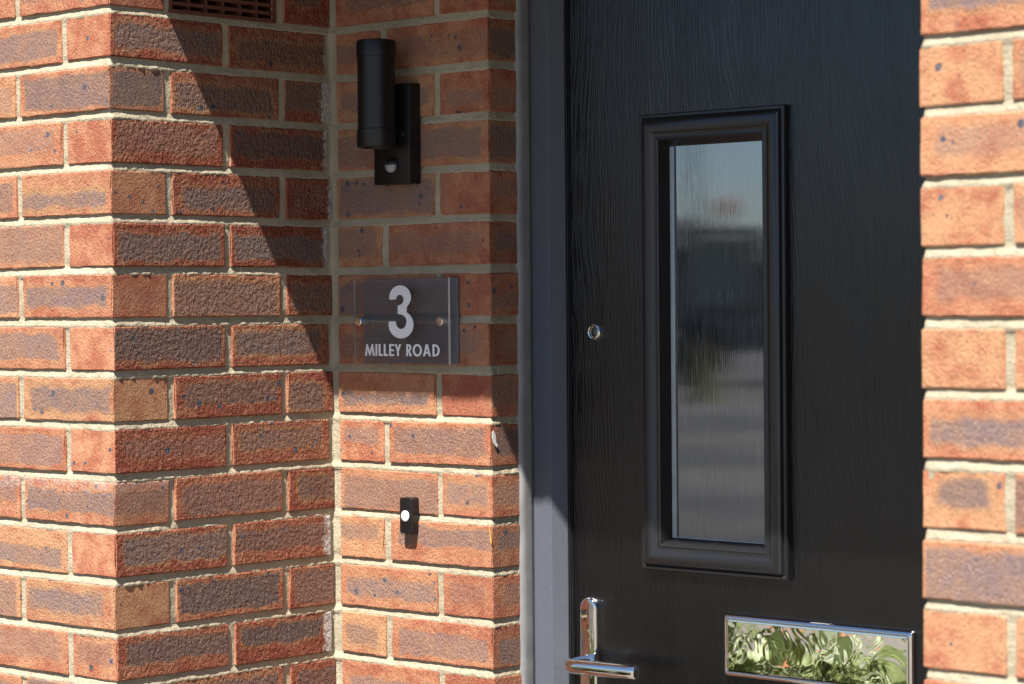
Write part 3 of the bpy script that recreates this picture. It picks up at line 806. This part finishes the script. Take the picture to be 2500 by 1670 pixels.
# a long dark terrace far across the site
fp = mirror_point(.65, 150); bd = empty('far_terrace', (fp.x, fp.y, 0), math.atan2(-.614, .789) + R(6))
tag(bd, 'long dark terrace beyond the road, a dim band mirrored in the door glass', 'building')
M_BOARD = plain('dark_render', (.085, .075, .066), .8, 0, .3, 1); M_ROOF = plain('dark_slate', (.055, .050, .050), .7, 0, .3, 2)
for i in range(-5, 6):
    t = bmesh.new(); hz_ = 3.9 + (i*37 % 11)*.14; box(t, i*7.5+.02, i*7.5+7.48, -4, 4, 0, hz_); obj('wall', t, M_BOARD, bd)
    t = bmesh.new(); z = hz_ + .12
    v = [t.verts.new(c) for c in ((i*7.5, -4.3, z), (i*7.5+7.5, -4.3, z), (i*7.5+7.5, 4.3, z), (i*7.5, 4.3, z), (i*7.5, 0, z+1.8), (i*7.5+7.5, 0, z+1.8))]
    for f in ((0, 1, 2, 3), (0, 4, 5, 1), (2, 5, 4, 3), (0, 3, 4), (1, 5, 2)): t.faces.new([v[k] for k in f])
    obj('roof', t, M_ROOF, bd)
    for wx in (1.5, 4.9):
        t = bmesh.new(); box(t, i*7.5+wx, i*7.5+wx+1.1, -4.06, -3.9, 1.0, 2.3); obj('window', t, M_PANE, bd)
# lamp post
q = mirror_point(.622, 60); lpst = empty('lamp_post', (q.x, q.y, 0)); tag(lpst, 'thin grey lamp post, a dark upright line mirrored in the door glass', 'lamp post')
M_GALV = plain('dark_steel', (.06, .065, .07), .5, .4)
t = bmesh.new(); lathe(t, [(.16, 0), (.16, 1.2), (.11, 1.3), (.08, 9)], n=16); obj('pole', t, M_GALV, lpst, auto=40)
t = bmesh.new(); sweep(t, [(0, 0, 8.95), (.5, 0, 9.1), (1.2, 0, 9.15)], [(.06, .06)]*3, 10); obj('arm', t, M_GALV, lpst)
t = bmesh.new(); box(t, 1.1, 1.8, -.14, .14, 9.08, 9.22, .05, 2); obj('lantern', t, M_GALV, lpst)
# yellow caution cone
q = mirror_point(.640, 36); cn = empty('caution_cone', (q.x, q.y, 0)); tag(cn, 'yellow caution cone on grey ground, mirrored in the door glass', 'cone')
M_YEL = plain('yellow_plastic', (.20, .165, .03), .6)
t = bmesh.new(); lathe(t, [(.22, .05), (.04, .93), (.02, .95)], n=24); obj('cone_body', t, M_YEL, cn, auto=40)
t = bmesh.new(); box(t, -.26, .26, -.26, .26, 0, .05, .02, 2); obj('base', t, M_YEL, cn)
# dumper with a beacon
q = mirror_point(.712, 46); du = empty('site_dumper', (q.x, q.y, 0), R(-35)); du.scale = (1.15,1.15,1.15); tag(du, 'site dumper with orange beacon, mirrored in the door glass', 'dumper')
M_DU = plain('dumper_paint', (.20, .185, .16), .5); M_TY = plain('tyre_rubber', (.02, .02, .02), .8); M_CABG = plain('cab_glass', (.25, .31, .33), .1)
t = bmesh.new(); box(t, -1.2, 1.3, -.6, .6, .55, 1.15, .06, 2); obj('chassis', t, M_DU, du)
t = bmesh.new()
v = [t.verts.new(c) for c in ((1.0, -.75, 1.2), (1.0, .75, 1.2), (2.4, .55, 1.25), (2.4, -.55, 1.25), (.8, -.9, 1.9), (.8, .9, 1.9), (2.7, .8, 1.75), (2.7, -.8, 1.75))]
for f in ((0, 1, 2, 3), (4, 7, 6, 5), (0, 4, 5, 1), (1, 5, 6, 2), (2, 6, 7, 3), (3, 7, 4, 0)): t.faces.new([v[i] for i in f])
obj('skip', t, M_DU, du)
for x in (-.8, 1.2):
    for y in (-.75, .75):
        t = bmesh.new(); lathe(t, [(.25, -.16), (.5, -.16), (.55, -.1), (.55, .1), (.5, .16), (.25, .16)], axis=(0, 1, 0), org=(x, y, .55), n=24); obj('wheel', t, M_TY, du, auto=40)
for x in (-1.0, .3):
    for y in (-.55, .55):
        t = bmesh.new(); box(t, x-.05, x+.05, y-.05, y+.05, 1.15, 2.55); obj('cab_post', t, M_DU, du)
t = bmesh.new(); box(t, -1.15, .45, -.65, .65, 2.55, 2.65, .03, 2); obj('cab_roof', t, M_DU, du)
t = bmesh.new(); box(t, -.94, .24, -.56, -.53, 1.3, 2.45); obj('cab_window', t, M_CABG, du)
t = bmesh.new(); box(t, .29, .32, -.45, .45, 1.3, 2.45); obj('cab_window', t, M_CABG, du)
t = bmesh.new(); lathe(t, [(.05, 2.65), (.05, 2.85), (.16, 2.86), (.16, 3.05), (.10, 3.15), (.01, 3.18)], org=(-.3, 0, 0), n=20); obj('beacon', t, plain('orange_lens', (.65, .17, .06), .3), du, auto=40)
